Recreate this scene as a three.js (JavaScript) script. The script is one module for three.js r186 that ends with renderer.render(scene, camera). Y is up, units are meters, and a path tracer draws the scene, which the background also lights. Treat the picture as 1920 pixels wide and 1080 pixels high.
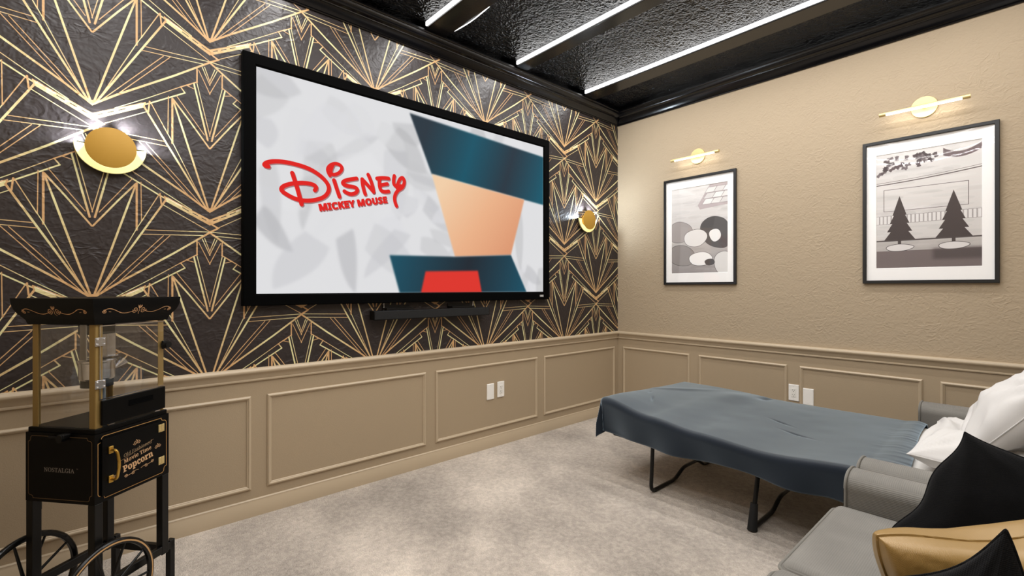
import * as THREE from 'three';
import { RoundedBoxGeometry } from 'three/addons/geometries/RoundedBoxGeometry.js';
import { mergeGeometries, toCreasedNormals, mergeVertices } from 'three/addons/utils/BufferGeometryUtils.js';
import { RectAreaLightUniformsLib } from 'three/addons/lights/RectAreaLightUniformsLib.js';

// ---------------------------------------------------------------- camera, exposure, light levels
const W = 4.44, D = 3.26, H = 3.1;             // the room: x -W..0, z 0..D, y 0..H; screen wall at z = 0, tan wall at x = 0
const scene = new THREE.Scene();
scene.background = new THREE.Color(0x000000);
const camera = new THREE.PerspectiveCamera(62.78, 16 / 9, 0.05, 30);
camera.position.set(-4.014, 1.25, 2.882);
camera.lookAt(-4.014 + 0.6653, 1.25, 2.882 - 0.7466);
const renderer = new THREE.WebGLRenderer({ antialias: true });
renderer.toneMapping = THREE.LinearToneMapping;
renderer.toneMappingExposure = 1.0;
renderer.shadowMap.enabled = true;
RectAreaLightUniformsLib.init();
const LED = 155, LEDR = 12, LEDW = 66, PIC = 19, SCONCE = 3.2, SCREEN = 0.5;
const LED_COLOR = new THREE.Color(1.0, 0.99, 0.98);

// ---------------------------------------------------------------- helpers
let seed = 7;
const rnd = () => { seed = (seed * 1664525 + 1013904223) % 4294967296; return seed / 4294967296; };
const hash = (x, y, s) => { let h = (x * 374761393 + y * 668265263 + s * 2147483647) | 0; h = Math.imul(h ^ (h >>> 13), 1274126177); h = Math.imul(h ^ (h >>> 15), 2246822519); return ((h ^ (h >>> 16)) >>> 0) / 4294967296; };
const sm = (t) => t * t * (3 - 2 * t);
const lerp = (a, b, t) => a + (b - a) * t;
const clamp = (v, a = 0, b = 1) => Math.min(b, Math.max(a, v));
function noise(x, y, px, py, s) {              // value noise that repeats every px, py cells
  const xi = Math.floor(x), yi = Math.floor(y), fx = sm(x - xi), fy = sm(y - yi);
  const m = (a, p) => ((a % p) + p) % p, x0 = m(xi, px), x1 = m(xi + 1, px), y0 = m(yi, py), y1 = m(yi + 1, py);
  return lerp(lerp(hash(x0, y0, s), hash(x1, y0, s), fx), lerp(hash(x0, y1, s), hash(x1, y1, s), fx), fy);
}
function fbm(x, y, px, py, s, oct = 4) { let v = 0, a = 0.5, t = 0; for (let o = 0; o < oct; o++) { v += a * noise(x, y, px, py, s + o); t += a; x *= 2; y *= 2; px *= 2; py *= 2; a *= 0.5; } return v / t; }
function canvas(w, h) { const c = document.createElement('canvas'); c.width = w; c.height = h; return [c, c.getContext('2d')]; }
function dataTex(w, h, f, srgb = false, wrap = true) {
  const d = new Uint8Array(w * h * 4);
  for (let j = 0; j < h; j++) for (let i = 0; i < w; i++) { const v = f(i / w, j / h), o = (j * w + i) * 4; if (v.length) { d[o] = v[0]; d[o + 1] = v[1]; d[o + 2] = v[2]; } else d[o] = d[o + 1] = d[o + 2] = clamp(v) * 255; d[o + 3] = 255; }
  const t = new THREE.DataTexture(d, w, h); t.magFilter = t.minFilter = THREE.LinearFilter; t.generateMipmaps = false;
  if (wrap) t.wrapS = t.wrapT = THREE.RepeatWrapping; if (srgb) t.colorSpace = THREE.SRGBColorSpace; t.needsUpdate = true; return t;
}
function canvasTex(c, wrap = false) { const t = new THREE.CanvasTexture(c); t.colorSpace = THREE.SRGBColorSpace; if (wrap) t.wrapS = t.wrapT = THREE.RepeatWrapping; t.anisotropy = 8; return t; }
const rep = (t, x, y = x) => { const c = t.clone(); c.wrapS = c.wrapT = THREE.RepeatWrapping; c.repeat.set(x, y); c.needsUpdate = true; return c; };
const std = (color, roughness = 0.6, o = {}) => new THREE.MeshStandardMaterial({ color, roughness, ...o });
const phys = (color, roughness = 0.6, o = {}) => new THREE.MeshPhysicalMaterial({ color, roughness, ...o });

const used = {};
const numbered = (n) => { used[n] = (used[n] ?? -1) + 1; return used[n] ? `${n}_${String(used[n]).padStart(3, '0')}` : n; };
function mesh(name, geo, m, parent = scene) {
  const o = new THREE.Mesh(geo, m); o.name = parent === scene ? numbered(name) : name; o.castShadow = o.receiveShadow = true; parent.add(o); return o;
}
function part(name, geo, m, parent) {
  const k = parent.userData_names ??= {}; k[name] = (k[name] ?? -1) + 1;
  const o = mesh(k[name] ? `${name}_${String(k[name]).padStart(3, '0')}` : name, geo, m, parent); return o;
}
function thing(name, label, category, pos = [0, 0, 0], turn = 0, group) {
  const o = new THREE.Group(); o.name = numbered(name); o.position.set(...pos); o.rotation.y = turn; scene.add(o);
  o.userData = { label, category }; if (group) o.userData.group = group; return o;
}
function tag(o, label, category, group) { o.userData = { label, category, ...(group ? { group } : {}) }; return o; }
const structure = (o, label) => { o.userData = { kind: 'structure', ...(label ? { label } : {}) }; return o; };
const V = (x, y, z) => new THREE.Vector3(x, y, z);
const tr = (g, x, y, z) => g.translate(x, y, z);
const box = (w, h, d, x = 0, y = 0, z = 0) => new THREE.BoxGeometry(w, h, d).translate(x, y, z);
const rbox = (w, h, d, r, x = 0, y = 0, z = 0, s = 3) => new RoundedBoxGeometry(w, h, d, s, Math.min(r, w / 2 - 1e-4, h / 2 - 1e-4, d / 2 - 1e-4)).translate(x, y, z);
const cyl = (r, h, x = 0, y = 0, z = 0, axis = 'y', n = 24, r2 = r) => { const g = new THREE.CylinderGeometry(r2, r, h, n); if (axis === 'x') g.rotateZ(-Math.PI / 2); if (axis === 'z') g.rotateX(Math.PI / 2); return g.translate(x, y, z); };
const strip = (g) => { let q = g.index ? g.toNonIndexed() : g; for (const k of Object.keys(q.attributes)) if (!['position', 'normal', 'uv'].includes(k)) q.deleteAttribute(k); if (!q.attributes.uv) q.setAttribute('uv', new THREE.Float32BufferAttribute(new Float32Array(q.attributes.position.count * 2), 2)); return q; };
const merge = (...gs) => mergeGeometries(gs.flat().map(strip));
function boxUV(g, s = 1) {                      // uv in metres by the facing axis of every triangle
  const q = g.index ? g.toNonIndexed() : g, p = q.attributes.position, uv = new Float32Array(p.count * 2), a = V(), b = V(), c = V();
  for (let i = 0; i < p.count; i += 3) {
    a.fromBufferAttribute(p, i); b.fromBufferAttribute(p, i + 1); c.fromBufferAttribute(p, i + 2);
    const n = b.clone().sub(a).cross(c.clone().sub(a)), ax = Math.abs(n.x), ay = Math.abs(n.y), az = Math.abs(n.z);
    [a, b, c].forEach((v, k) => { const [u, w] = ax >= ay && ax >= az ? [v.z, v.y] : ay >= az ? [v.x, v.z] : [v.x, v.y]; uv[(i + k) * 2] = u * s; uv[(i + k) * 2 + 1] = w * s; });
  }
  q.setAttribute('uv', new THREE.BufferAttribute(uv, 2)); return q;
}
function outward(g) {                           // make a closed surface face outwards
  const p = g.attributes.position; let v = 0; const a = V(), b = V(), c = V(), o = V();
  g.computeBoundingBox(); g.boundingBox.getCenter(o);
  for (let i = 0; i < p.count; i += 3) { a.fromBufferAttribute(p, i).sub(o); b.fromBufferAttribute(p, i + 1).sub(o); c.fromBufferAttribute(p, i + 2).sub(o); v += a.dot(b.cross(c)); }
  if (v < 0) for (let i = 0; i < p.count; i += 3) for (const k of Object.keys(g.attributes)) { const t = g.attributes[k], n = t.itemSize, A = t.array; for (let j = 0; j < n; j++) { const x = A[(i + 1) * n + j]; A[(i + 1) * n + j] = A[(i + 2) * n + j]; A[(i + 2) * n + j] = x; } }
  g.computeVertexNormals(); return g;
}
function tris(list) { const g = new THREE.BufferGeometry(); g.setAttribute('position', new THREE.Float32BufferAttribute(list.flatMap((v) => [v.x, v.y, v.z]), 3)); return g; }
function loops(rings, closed = true, caps = false, crease = 0.7) {   // rings of equal length, joined one to the next (closed: the last to the first)
  const out = [], n = rings[0].length, m = rings.length;
  for (let i = 0; i < (closed ? m : m - 1); i++) for (let j = 0; j < n; j++) { const a = rings[i][j], b = rings[(i + 1) % m][j], c = rings[(i + 1) % m][(j + 1) % n], d = rings[i][(j + 1) % n]; out.push(a, b, c, a, c, d); }
  if (caps) for (const [r, s] of [[rings[0], 1], [rings[m - 1], -1]]) for (let j = 1; j < n - 1; j++) s > 0 ? out.push(r[0], r[j], r[j + 1]) : out.push(r[0], r[j + 1], r[j]);
  return boxUV(toCreasedNormals(outward(tris(out)), crease));
}
const rectRing = (w, h, prof, crease) => loops(prof.map(([i, z]) => [[-1, -1], [1, -1], [1, 1], [-1, 1]].map(([a, b]) => V(a * (w / 2 - i), b * (h / 2 - i), z))), true, false, crease);   // mitred frame in the xy plane
const WALLS = { front: [[-W, 0], [0, 0], [0, 1]], right: [[0, 0], [0, D], [-1, 0]], rear: [[0, D], [-W, D], [0, -1]], left: [[-W, D], [-W, 0], [1, 0]] };
function wallTrim(side, prof, crease = 0.5) {    // a profile [distance from the wall, height] run along one wall with mitred ends
  const [[ax, az], [bx, bz], [nx, nz]] = WALLS[side], L = Math.hypot(bx - ax, bz - az), dx = (bx - ax) / L, dz = (bz - az) / L;
  const end = (px, pz, s) => prof.map(([d, y]) => V(px + dx * d * s + nx * d, y, pz + dz * d * s + nz * d));
  return loops([end(ax, az, 1), end(bx, bz, -1)], false, true, crease);
}
function fillet(pts, r, n = 6) {                // a polyline with rounded corners
  const out = [pts[0]];
  for (let i = 1; i < pts.length - 1; i++) { const p = pts[i], a = pts[i - 1].clone().sub(p), b = pts[i + 1].clone().sub(p), q = Math.min(r, a.length() * 0.45, b.length() * 0.45); a.setLength(q).add(p); b.setLength(q).add(p); for (let k = 0; k <= n; k++) { const t = k / n; out.push(a.clone().multiplyScalar((1 - t) ** 2).addScaledVector(p, 2 * t * (1 - t)).addScaledVector(b, t * t)); } }
  out.push(pts[pts.length - 1]); return out;
}
function tube(pts, r, radial = 10, closed = false) {
  const path = new THREE.CurvePath(); for (let i = 0; i < pts.length - 1; i++) if (pts[i].distanceTo(pts[i + 1]) > 1e-6) path.add(new THREE.LineCurve3(pts[i], pts[i + 1]));
  if (closed) path.add(new THREE.LineCurve3(pts[pts.length - 1], pts[0]));
  const P = pts.filter((p, i) => !i || p.distanceTo(pts[i - 1]) > 1e-6), N = P.length, rings = []; let up = null;
  for (let i = 0; i < N; i++) {
    const a = closed ? P[(i + N - 1) % N] : P[Math.max(0, i - 1)], b = closed ? P[(i + 1) % N] : P[Math.min(N - 1, i + 1)], t = b.clone().sub(a).normalize();
    if (!up) up = Math.abs(t.y) < 0.9 ? V(0, 1, 0) : V(1, 0, 0);
    const x = up.clone().cross(t).normalize(), y = t.clone().cross(x).normalize(); up = y;
    rings.push(Array.from({ length: radial }, (_, k) => { const q = k / radial * Math.PI * 2; return P[i].clone().addScaledVector(x, r * Math.cos(q)).addScaledVector(y, r * Math.sin(q)); }));
  }
  return loops(rings, closed, !closed, 1.2);
}
function shell(f, nu, nv, th, uvf) {            // a cloth of thickness th over f(u, v)
  const P = [], I = (i, j) => i * (nv + 1) + j;
  for (let i = 0; i <= nu; i++) for (let j = 0; j <= nv; j++) P.push(f(i / nu, j / nv));
  const idx = []; for (let i = 0; i < nu; i++) for (let j = 0; j < nv; j++) idx.push(I(i, j), I(i + 1, j), I(i + 1, j + 1), I(i, j), I(i + 1, j + 1), I(i, j + 1));
  const g = new THREE.BufferGeometry(); g.setAttribute('position', new THREE.Float32BufferAttribute(P.flatMap((v) => v.toArray()), 3)); g.setIndex(idx); g.computeVertexNormals();
  const N = P.length, nr = g.attributes.normal, all = P.concat(P.map((p, k) => p.clone().addScaledVector(V().fromBufferAttribute(nr, k), -th)));
  const full = idx.slice(); for (let k = 0; k < idx.length; k += 3) full.push(N + idx[k], N + idx[k + 2], N + idx[k + 1]);
  const rim = (a, b) => full.push(a, a + N, b + N, a, b + N, b);
  for (let i = 0; i < nu; i++) { rim(I(i, 0), I(i + 1, 0)); rim(I(i + 1, nv), I(i, nv)); } for (let j = 0; j < nv; j++) { rim(I(0, j + 1), I(0, j)); rim(I(nu, j), I(nu, j + 1)); }
  const r = new THREE.BufferGeometry(); r.setAttribute('position', new THREE.Float32BufferAttribute(all.flatMap((v) => v.toArray()), 3));
  const uv = []; for (let q = 0; q < 2; q++) for (let i = 0; i <= nu; i++) for (let j = 0; j <= nv; j++) { const w = uvf ? uvf(i / nu, j / nv) : [i / nu, j / nv]; uv.push(w[0], w[1]); }
  r.setAttribute('uv', new THREE.Float32BufferAttribute(uv, 2)); r.setIndex(full); r.computeVertexNormals(); return r;
}
function areaLight(color, intensity, w, h, at, towards) { const l = new THREE.RectAreaLight(color, intensity, w, h); l.position.set(...at); l.lookAt(...towards); scene.add(l); return l; }

// ---------------------------------------------------------------- materials
const knock = dataTex(1024, 1024, (u, v) => {   // trowelled plaster: warped ridges, one metre across
  const wx = fbm(u * 8, v * 8, 8, 8, 3, 3) * 1.6, wy = fbm(u * 8, v * 8, 8, 8, 13, 3) * 1.6;
  const n = fbm(u * 22 + wx * 2, v * 30 + wy * 2, 22, 30, 21, 3), r = 1 - Math.abs(n - 0.5) * 5;
  return clamp(0.25 + 0.5 * Math.max(0, r) * fbm(u * 10, v * 10, 10, 10, 33, 2) + 0.35 * fbm(u * 60, v * 60, 60, 60, 41, 2));
});
const pile = dataTex(1024, 1024, (u, v) => clamp(0.15 + 0.5 * noise(u * 256, v * 256, 256, 256, 5) + 0.35 * noise(u * 420, v * 420, 420, 420, 6)));
const weave = dataTex(256, 256, (u, v) => 0.5 + 0.22 * Math.sin(u * Math.PI * 2 * 32) * Math.sin(v * Math.PI * 2 * 32) + 0.25 * (noise(u * 90, v * 90, 90, 90, 8) - 0.5));
const ribs = dataTex(256, 256, (u, v) => 0.5 + 0.4 * Math.cos(v * Math.PI * 2 * 16) + 0.18 * (noise(u * 60, v * 128, 60, 128, 9) - 0.5));
const cloudy = dataTex(512, 512, (u, v) => { const n = fbm(u * 6, v * 6, 6, 6, 50, 4); const k = 0.82 + 0.36 * (n - 0.3); return [255 * clamp(k), 255 * clamp(k), 255 * clamp(k)]; }, false);

const TAN = new THREE.Color().setRGB(0.375, 0.296, 0.2);
const M = {
  tanWall: std(TAN, 0.75, { bumpMap: rep(knock, 1.6), bumpScale: 0.0036 }),
  tanTrim: std(new THREE.Color().setRGB(0.45, 0.358, 0.246), 0.42),
  tanPanel: std(new THREE.Color().setRGB(0.36, 0.278, 0.182), 0.5, { bumpMap: rep(pile, 1.5), bumpScale: 0.0004 }),
  blackCeil: phys(0x040405, 0.26, { specularIntensity: 0.6, bumpMap: rep(knock, 1.3), bumpScale: 0.024 }),
  blackTrim: phys(0x050507, 0.2, { specularIntensity: 0.85 }),
  blackFrame: phys(0x020202, 0.9, { specularIntensity: 0.12 }),
  blackSatin: phys(0x030303, 0.42, { specularIntensity: 0.25 }),
  blackMetal: phys(0x060606, 0.36, { specularIntensity: 0.6 }),
  blackPlastic: phys(0x040404, 0.5, { specularIntensity: 0.5 }),
  rubber: std(0x050505, 0.85),
  gold: std(new THREE.Color(0xb0862b), 0.6, { metalness: 0.1 }),
  goldMatte: std(new THREE.Color(0xb48a33), 0.5, { metalness: 0.35 }),
  goldTrim: std(new THREE.Color(0x8d7442), 0.5, { metalness: 0.35 }),
  brass: std(new THREE.Color(0xc9a24e), 0.3, { metalness: 0.9 }),
  paleBrass: std(new THREE.Color(0xd8c28a), 0.42, { metalness: 0.7 }),
  steel: std(0xd0d0d2, 0.26, { metalness: 1 }),
  chrome: std(0xd5d5d8, 0.12, { metalness: 1 }),
  blueSteel: std(0x90a0b0, 0.4, { metalness: 0.6 }),
  whitePlastic: std(0xe9e6e0, 0.35),
  dark: phys(0x030303, 0.9, { specularIntensity: 0.1 }),
  mat: std(0xf2f1f0, 0.9),
  glass: phys(0xffffff, 0.02, { transmission: 1, thickness: 0, ior: 1.5 }),
  acrylic: phys(0xffffff, 0.03, { transmission: 1, thickness: 0, ior: 1.45 }),
  ledGlow: std(0xffffff, 0.5, { emissive: LED_COLOR, emissiveIntensity: 4 }),
  tubeGlow: std(0xffffff, 0.4, { emissive: new THREE.Color(1, 0.95, 0.82), emissiveIntensity: 3.2 }),
  sconceGlow: std(0xffffff, 0.4, { emissive: new THREE.Color(0.95, 0.97, 0.95), emissiveIntensity: 8 }),
  sofa: phys(0x7c7973, 0.9, { bumpMap: rep(ribs, 1 / 0.09), bumpScale: 0.0006, map: rep(cloudy, 1.3), sheen: 0.7, sheenRoughness: 0.5, sheenColor: new THREE.Color(0.5, 0.49, 0.47) }),
  piping: phys(0x6b6861, 0.9, { sheen: 0.4, sheenColor: new THREE.Color(0.5, 0.5, 0.5) }),
  velvet: phys(new THREE.Color().setRGB(0.006, 0.007, 0.012), 0.32, { specularColor: new THREE.Color(0, 0, 0), ior: 2, sheen: 1, sheenRoughness: 0.97, sheenColor: new THREE.Color(1.34, 1.7, 2), map: rep(cloudy, 0.9) }),
  sheet: std(0xdedbd6, 0.9, { bumpMap: rep(weave, 12), bumpScale: 0.0003 }),
  pillowWhite: std(0xc6c3c0, 0.85, { bumpMap: rep(weave, 12), bumpScale: 0.0003 }),
  pillowBlack: phys(0x070708, 0.95, { specularIntensity: 0.4, bumpMap: rep(weave, 9), bumpScale: 0.0012, sheen: 0.15, sheenColor: new THREE.Color(0.3, 0.3, 0.33) }),
  pillowGold: phys(0x8a6c38, 0.38, { sheen: 0.3, sheenColor: new THREE.Color(0.8, 0.65, 0.35), bumpMap: rep(weave, 14), bumpScale: 0.0003, metalness: 0.15 }),
};

// ---------------------------------------------------------------- wallpaper print
const WP_P = 0.914, WP_V = 0.885, WP_X = -4.011, WP_Y = 1.209;
function wallpaper() {
  const S = 1820, [c, g] = canvas(Math.round(WP_P * S), Math.round(WP_V * S)), w = c.width, h = c.height;
  g.fillStyle = '#2c2524'; g.fillRect(0, 0, w, h);
  for (let i = 0; i < 2600; i++) { g.fillStyle = `rgba(${rnd() < 0.5 ? '0,0,0' : '90,80,76'},${0.03 * rnd()})`; g.beginPath(); g.ellipse(rnd() * w, rnd() * h, 8 + 40 * rnd(), 3 + 9 * rnd(), rnd() * 3, 0, 7); g.fill(); }
  const O = ['#c59c6c', '#d6d09c'];
  // line: from, to (mm from the fan's tip, its right half), width (mm), tone at either end
  const fan = [[5, 4, 130, 446, 9, 0, 1], [130, 446, 154, 529, 8, 1, 0], [27, 34, 57, 100, 4, 0, 0], [57, 100, 159, 326, 4, 0, 1], [159, 326, 247, 504, 4, 1, 0], [9, 0, 174, 299, 9, 0, 1], [174, 299, 271, 475, 9, 1, 0],
    [17, 4, 262, 299, 4, 0, 0], [90, 66, 288, 301, 4, 0, 0], [2, -4, 90, 64, 10, 0, 0], [90, 64, 306, 216, 10, 0, 1], [306, 216, 458, 330, 10, 1, 0], [191, 322, 453, 332, 4, 0, 1], [178, 300, 427, 312, 4, 0, 1],
    [401, 279, 401, 210, 7, 0, 0], [403, 213, 330, 166, 6, 0, 0], [330, 166, 197, 74, 4, 0, 1], [197, 74, 79, -3, 4, 1, 1], [332, 167, 350, 142, 6, 0, 1], [350, 142, 204, 50, 7, 1, 1], [204, 50, 189, 42, 7, 1, 0],
    [424, 294, 458, 210, 4, 1, 0], [434, 298, 458, 228, 4, 1, 0], [408, 276, 458, 164, 4, 0, 0], [401, 205, 458, -55, 4, 1, 0], [388, 199, 418, 58, 8, 1, 1], [418, 58, 448, -78, 9, 1, 0], [384, 200, 359, 181, 4, 0, 0], [357, 182, 388, 173, 4, 0, 0]];
  const band = [[300, 99, 367, 8, 8, 0, 1], [367, 8, 455, -118, 8, 1, 0], [313, 121, 433, -53, 4, 0, 0], [298, 100, 298, -123, 9, 0, 0], [282, 107, 280, -81, 4, 0, 0], [195, 8, -1, -109, 4, 1, 0], [208, 62, 203, 11, 7, 0, 0], [212, 59, 279, -81, 4, 0, 0], [191, 52, 186, 31, 6, 0, 0], [191, 52, -1, -48, 4, 0, 0]];
  const mm = S / 1000;
  const draw = (ox, oy, sx) => {
    const X = (u) => ox + sx * u * mm, Y = (v) => oy - v * mm;
    const lg = (x1, y1, x2, y2, a, b) => { const q = g.createLinearGradient(X(x1), Y(y1), X(x2), Y(y2)); q.addColorStop(0, O[a]); q.addColorStop(1, O[b]); return q; };
    // the gold bar along the chevron, with its highlight and dashes
    g.fillStyle = lg(190, 40, 0, -60, 1, 0); g.beginPath(); g.moveTo(X(187), Y(50)); g.lineTo(X(186), Y(27)); g.lineTo(X(-1), Y(-77)); g.lineTo(X(-1), Y(-48)); g.fill();
    g.lineCap = 'butt'; g.strokeStyle = '#f2e6cd'; g.lineWidth = 7 * mm; g.beginPath(); g.moveTo(X(179), Y(45)); g.lineTo(X(120), Y(11)); g.stroke();
    g.strokeStyle = '#2c2524'; g.lineWidth = 3.5 * mm; for (const [a, b, e, f] of [[118, 4, 91, -11], [75, -19, 51, -32], [36, -40, 15, -51]]) { g.beginPath(); g.moveTo(X(a), Y(b)); g.lineTo(X(e), Y(f)); g.stroke(); }
    g.lineCap = 'round';
    for (const [x1, y1, x2, y2, t, a, b] of [...fan, ...band]) { g.strokeStyle = lg(x1, y1, x2, y2, a, b); g.lineWidth = t * mm * 0.92; g.beginPath(); g.moveTo(X(x1), Y(y1)); g.lineTo(X(x2), Y(y2)); g.stroke(); }
    if (sx > 0) { g.strokeStyle = O[0]; g.lineWidth = 8 * mm; g.lineJoin = 'miter'; g.beginPath(); g.moveTo(X(0), Y(-65)); g.lineTo(X(38), Y(-88)); g.lineTo(X(0), Y(-114)); g.stroke(); }
    g.fillStyle = O[0]; g.beginPath(); g.moveTo(X(0), Y(14)); g.lineTo(X(16), Y(9)); g.lineTo(X(8), Y(-4)); g.lineTo(X(0), Y(-12)); g.fill();
  };
  for (let i = -1; i <= 1; i++) for (let j = -2; j <= 1; j++) for (const s of [-1, 1]) { draw(w * (i + 0), h * (1 - j), s); draw(w * (i + 0.5), h * (1 - j - 0.5), s); }
  return canvasTex(c, true);
}
M.wallpaper = phys(0xffffff, 0.44, { specularIntensity: 0.75, map: wallpaper(), bumpMap: rep(knock, WP_P * 1.0, WP_V * 1.0), bumpScale: 0.005 });

// ---------------------------------------------------------------- floor, walls, ceiling
const carpet = dataTex(1536, 1128, (u, v) => {  // tones of brushed pile over the whole floor
  const n = fbm(u * 12, v * 9, 12, 9, 71, 4), b = fbm(u * 22 + v * 8, v * 9, 22, 9, 81, 3), f = hash(Math.floor(u * 1536), Math.floor(v * 1128), 4), s = noise(u * 300, v * 220, 300, 220, 19);
  const k = 0.8 + 0.27 * (n - 0.5) + 0.16 * (b - 0.5) + 0.10 * (f - 0.5) + 0.10 * (s - 0.5);
  return [clamp(0.84 * k) * 255, clamp(0.79 * k) * 255, clamp(0.735 * k) * 255];
}, true, false);
{
  const f = box(W + 0.3, 0.15, D + 0.3, -W / 2, -0.075, D / 2), p = f.attributes.position, uv = f.attributes.uv;
  for (let i = 0; i < p.count; i++) uv.setXY(i, (p.getX(i) + W + 0.15) / (W + 0.3), (p.getZ(i) + 0.15) / (D + 0.3));
  structure(mesh('floor', f, std(0xffffff, 0.98, { map: carpet, bumpMap: rep(pile, 4.5, 3.4), bumpScale: 0.006 })), 'mottled beige cut-pile carpet');
}
const slab = (w, h, d, x, y, z) => boxUV(box(w, h, d, x, y, z));
const walls = {};
walls.front = structure(mesh('wall_front', slab(W + 0.3, H, 0.15, -W / 2, H / 2, -0.075), M.tanWall), 'wall behind the screen, dark patterned paper over tan panelling');
walls.right = structure(mesh('wall_right', slab(0.15, H, D, 0.075, H / 2, D / 2), M.tanWall), 'tan textured wall with panelling below');
walls.rear = structure(mesh('wall_rear', slab(W + 0.3, H, 0.15, -W / 2, H / 2, D + 0.075), M.tanWall));
walls.left = structure(mesh('wall_left', slab(0.15, H, D, -W - 0.075, H / 2, D / 2), M.tanWall));
{
  const g = new THREE.PlaneGeometry(W, 2.16).translate(-W / 2, 0.755 + 1.08, 0.0015), p = g.attributes.position, uv = g.attributes.uv;
  for (let i = 0; i < p.count; i++) uv.setXY(i, (p.getX(i) - WP_X) / WP_P, (p.getY(i) - WP_Y) / WP_V);
  part('wallpaper', g, M.wallpaper, walls.front).userData = { label: 'black wallpaper printed with gold fan pattern' };
}
for (const side of ['front', 'right', 'rear', 'left']) {
  part('wainscot', wallTrim(side, [[0, 0.05], [0.005, 0.05], [0.005, 0.75], [0, 0.75]]), M.tanPanel, walls[side]);
  structure(mesh(`baseboard_${side}`, wallTrim(side, [[0, 0], [0.017, 0], [0.017, 0.07], [0.0145, 0.078], [0.0125, 0.084], [0.013, 0.09], [0.009, 0.095], [0, 0.096]]), M.tanTrim));
}
// panel mouldings: mitred frames standing proud of the wainscot
const panelProf = [[0, 0.004], [0, 0.010], [0.003, 0.014], [0.008, 0.017], [0.013, 0.016], [0.016, 0.011], [0.019, 0.0105], [0.022, 0.008], [0.022, 0.004]];
function panels(side, list) {
  for (const [a, b] of list) {
    const g = rectRing(b - a, 0.512, panelProf, 0.5);
    if (side === 'front' || side === 'rear') { if (side === 'rear') g.rotateY(Math.PI); g.translate((a + b) / 2, 0.403, side === 'front' ? 0 : D); }
    else { g.rotateY(side === 'right' ? -Math.PI / 2 : Math.PI / 2); g.translate(side === 'right' ? 0 : -W, 0.403, (a + b) / 2); }
    part('panel_moulding', g, M.tanTrim, walls[side]);
  }
}
const px4 = [0, 1, 2, 3].map((k) => [-1.083 - 1.0995 * k, -0.064 - 1.0995 * k]), pz4 = [0, 1, 2, 3].map((k) => [0.071 + 0.795 * k, 0.781 + 0.795 * k]);
panels('front', px4); panels('rear', px4); panels('right', pz4); panels('left', pz4);
const rail = [[0, 0.738], [0.011, 0.738], [0.015, 0.742], [0.015, 0.748], [0.011, 0.752], [0.0135, 0.757], [0.017, 0.768], [0.023, 0.779], [0.032, 0.786], [0.035, 0.79], [0.036, 0.8], [0.033, 0.807], [0.027, 0.811], [0, 0.812]];
const crown = [[0, 2.896], [0.011, 2.896], [0.014, 2.902], [0.011, 2.908], [0.016, 2.911], [0.044, 2.943], [0.047, 2.949], [0.053, 2.949], [0.055, 2.955], [0.061, 2.957], [0.068, 2.958], [0.078, 2.962], [0.087, 2.97], [0.093, 2.981], [0.095, 2.989], [0.101, 2.991], [0.104, 2.997], [0.104, 3.006], [0.012, 3.006], [0.012, 3.05], [0, 3.05]];
['front', 'right', 'rear', 'left'].forEach((side, i) => {
  structure(mesh(`trim_${i + 1}`, wallTrim(side, rail, 0.6), M.tanTrim), 'tan chair rail');
  structure(mesh(`trim_${i + 5}`, wallTrim(side, crown, 0.45), M.blackTrim), 'glossy black crown moulding');
});
const ceiling = structure(mesh('ceiling', slab(W + 0.3, 0.12, D + 0.3, -W / 2, 3.046 + 0.06, D / 2), M.blackCeil), 'black textured ceiling between smooth beams');
const BEAMS = [[-3.99, -3.825], [-3.155, -2.99], [-2.322, -2.157], [-1.496, -1.383], [-0.657, -0.5]], BY = 3.006;
const BEAM_LABELS = ['white light strip on the ceiling beam nearest the left wall', 'white light strip on the second ceiling beam from the left wall', 'leftmost white light strip on the black ceiling, with a sagging end', 'middle white light strip along the black ceiling beam', 'rightmost long white light strip, on the ceiling beam nearest the tan wall'];
BEAMS.forEach(([a, b], k) => {
  part('ceiling_beam', boxUV(rbox(b - a, 0.05, D - 0.02, 0.003, (a + b) / 2, BY + 0.0255, D / 2)), M.blackTrim, ceiling);
  const t = thing('light_strip', BEAM_LABELS[k], 'light strip', [0, 0, 0], 0, 'light strips on the ceiling beams');
  const L = D - 0.24;
  for (const s of [-1, 1]) {
    const x = s < 0 ? a - 0.006 : b + 0.006;
    part('glow_tape', rbox(0.011, s < 0 ? 0.028 : 0.012, L, 0.003, x, BY + (s < 0 ? 0.0245 : 0.02), D / 2), M.ledGlow, t);
    if (s < 0) areaLight(LED_COLOR, LED, L, 0.02, [x - 0.012, BY - 0.004, D / 2], [x - 0.1, BY - 1, D / 2]); else if (k === 4) areaLight(LED_COLOR, LEDW, L, 0.012, [x + 0.008, BY + 0.004, D / 2], [x + 0.4, BY - 0.33, D / 2]); else areaLight(LED_COLOR, LEDR, L, 0.012, [x + 0.008, BY + 0.02, D / 2], [x + 0.5, BY - 0.1, D / 2]);
  }
  if (k === 2) { const q = []; for (let i = 0; i <= 20; i++) q.push(V(b + 0.004, BY + 0.008 - 0.0125 * Math.sin(Math.PI * i / 20), 0.2 + 0.38 * i / 20)); part('sagging_tape', tube(q, 0.0028, 6), M.ledGlow, t); }
});

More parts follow.
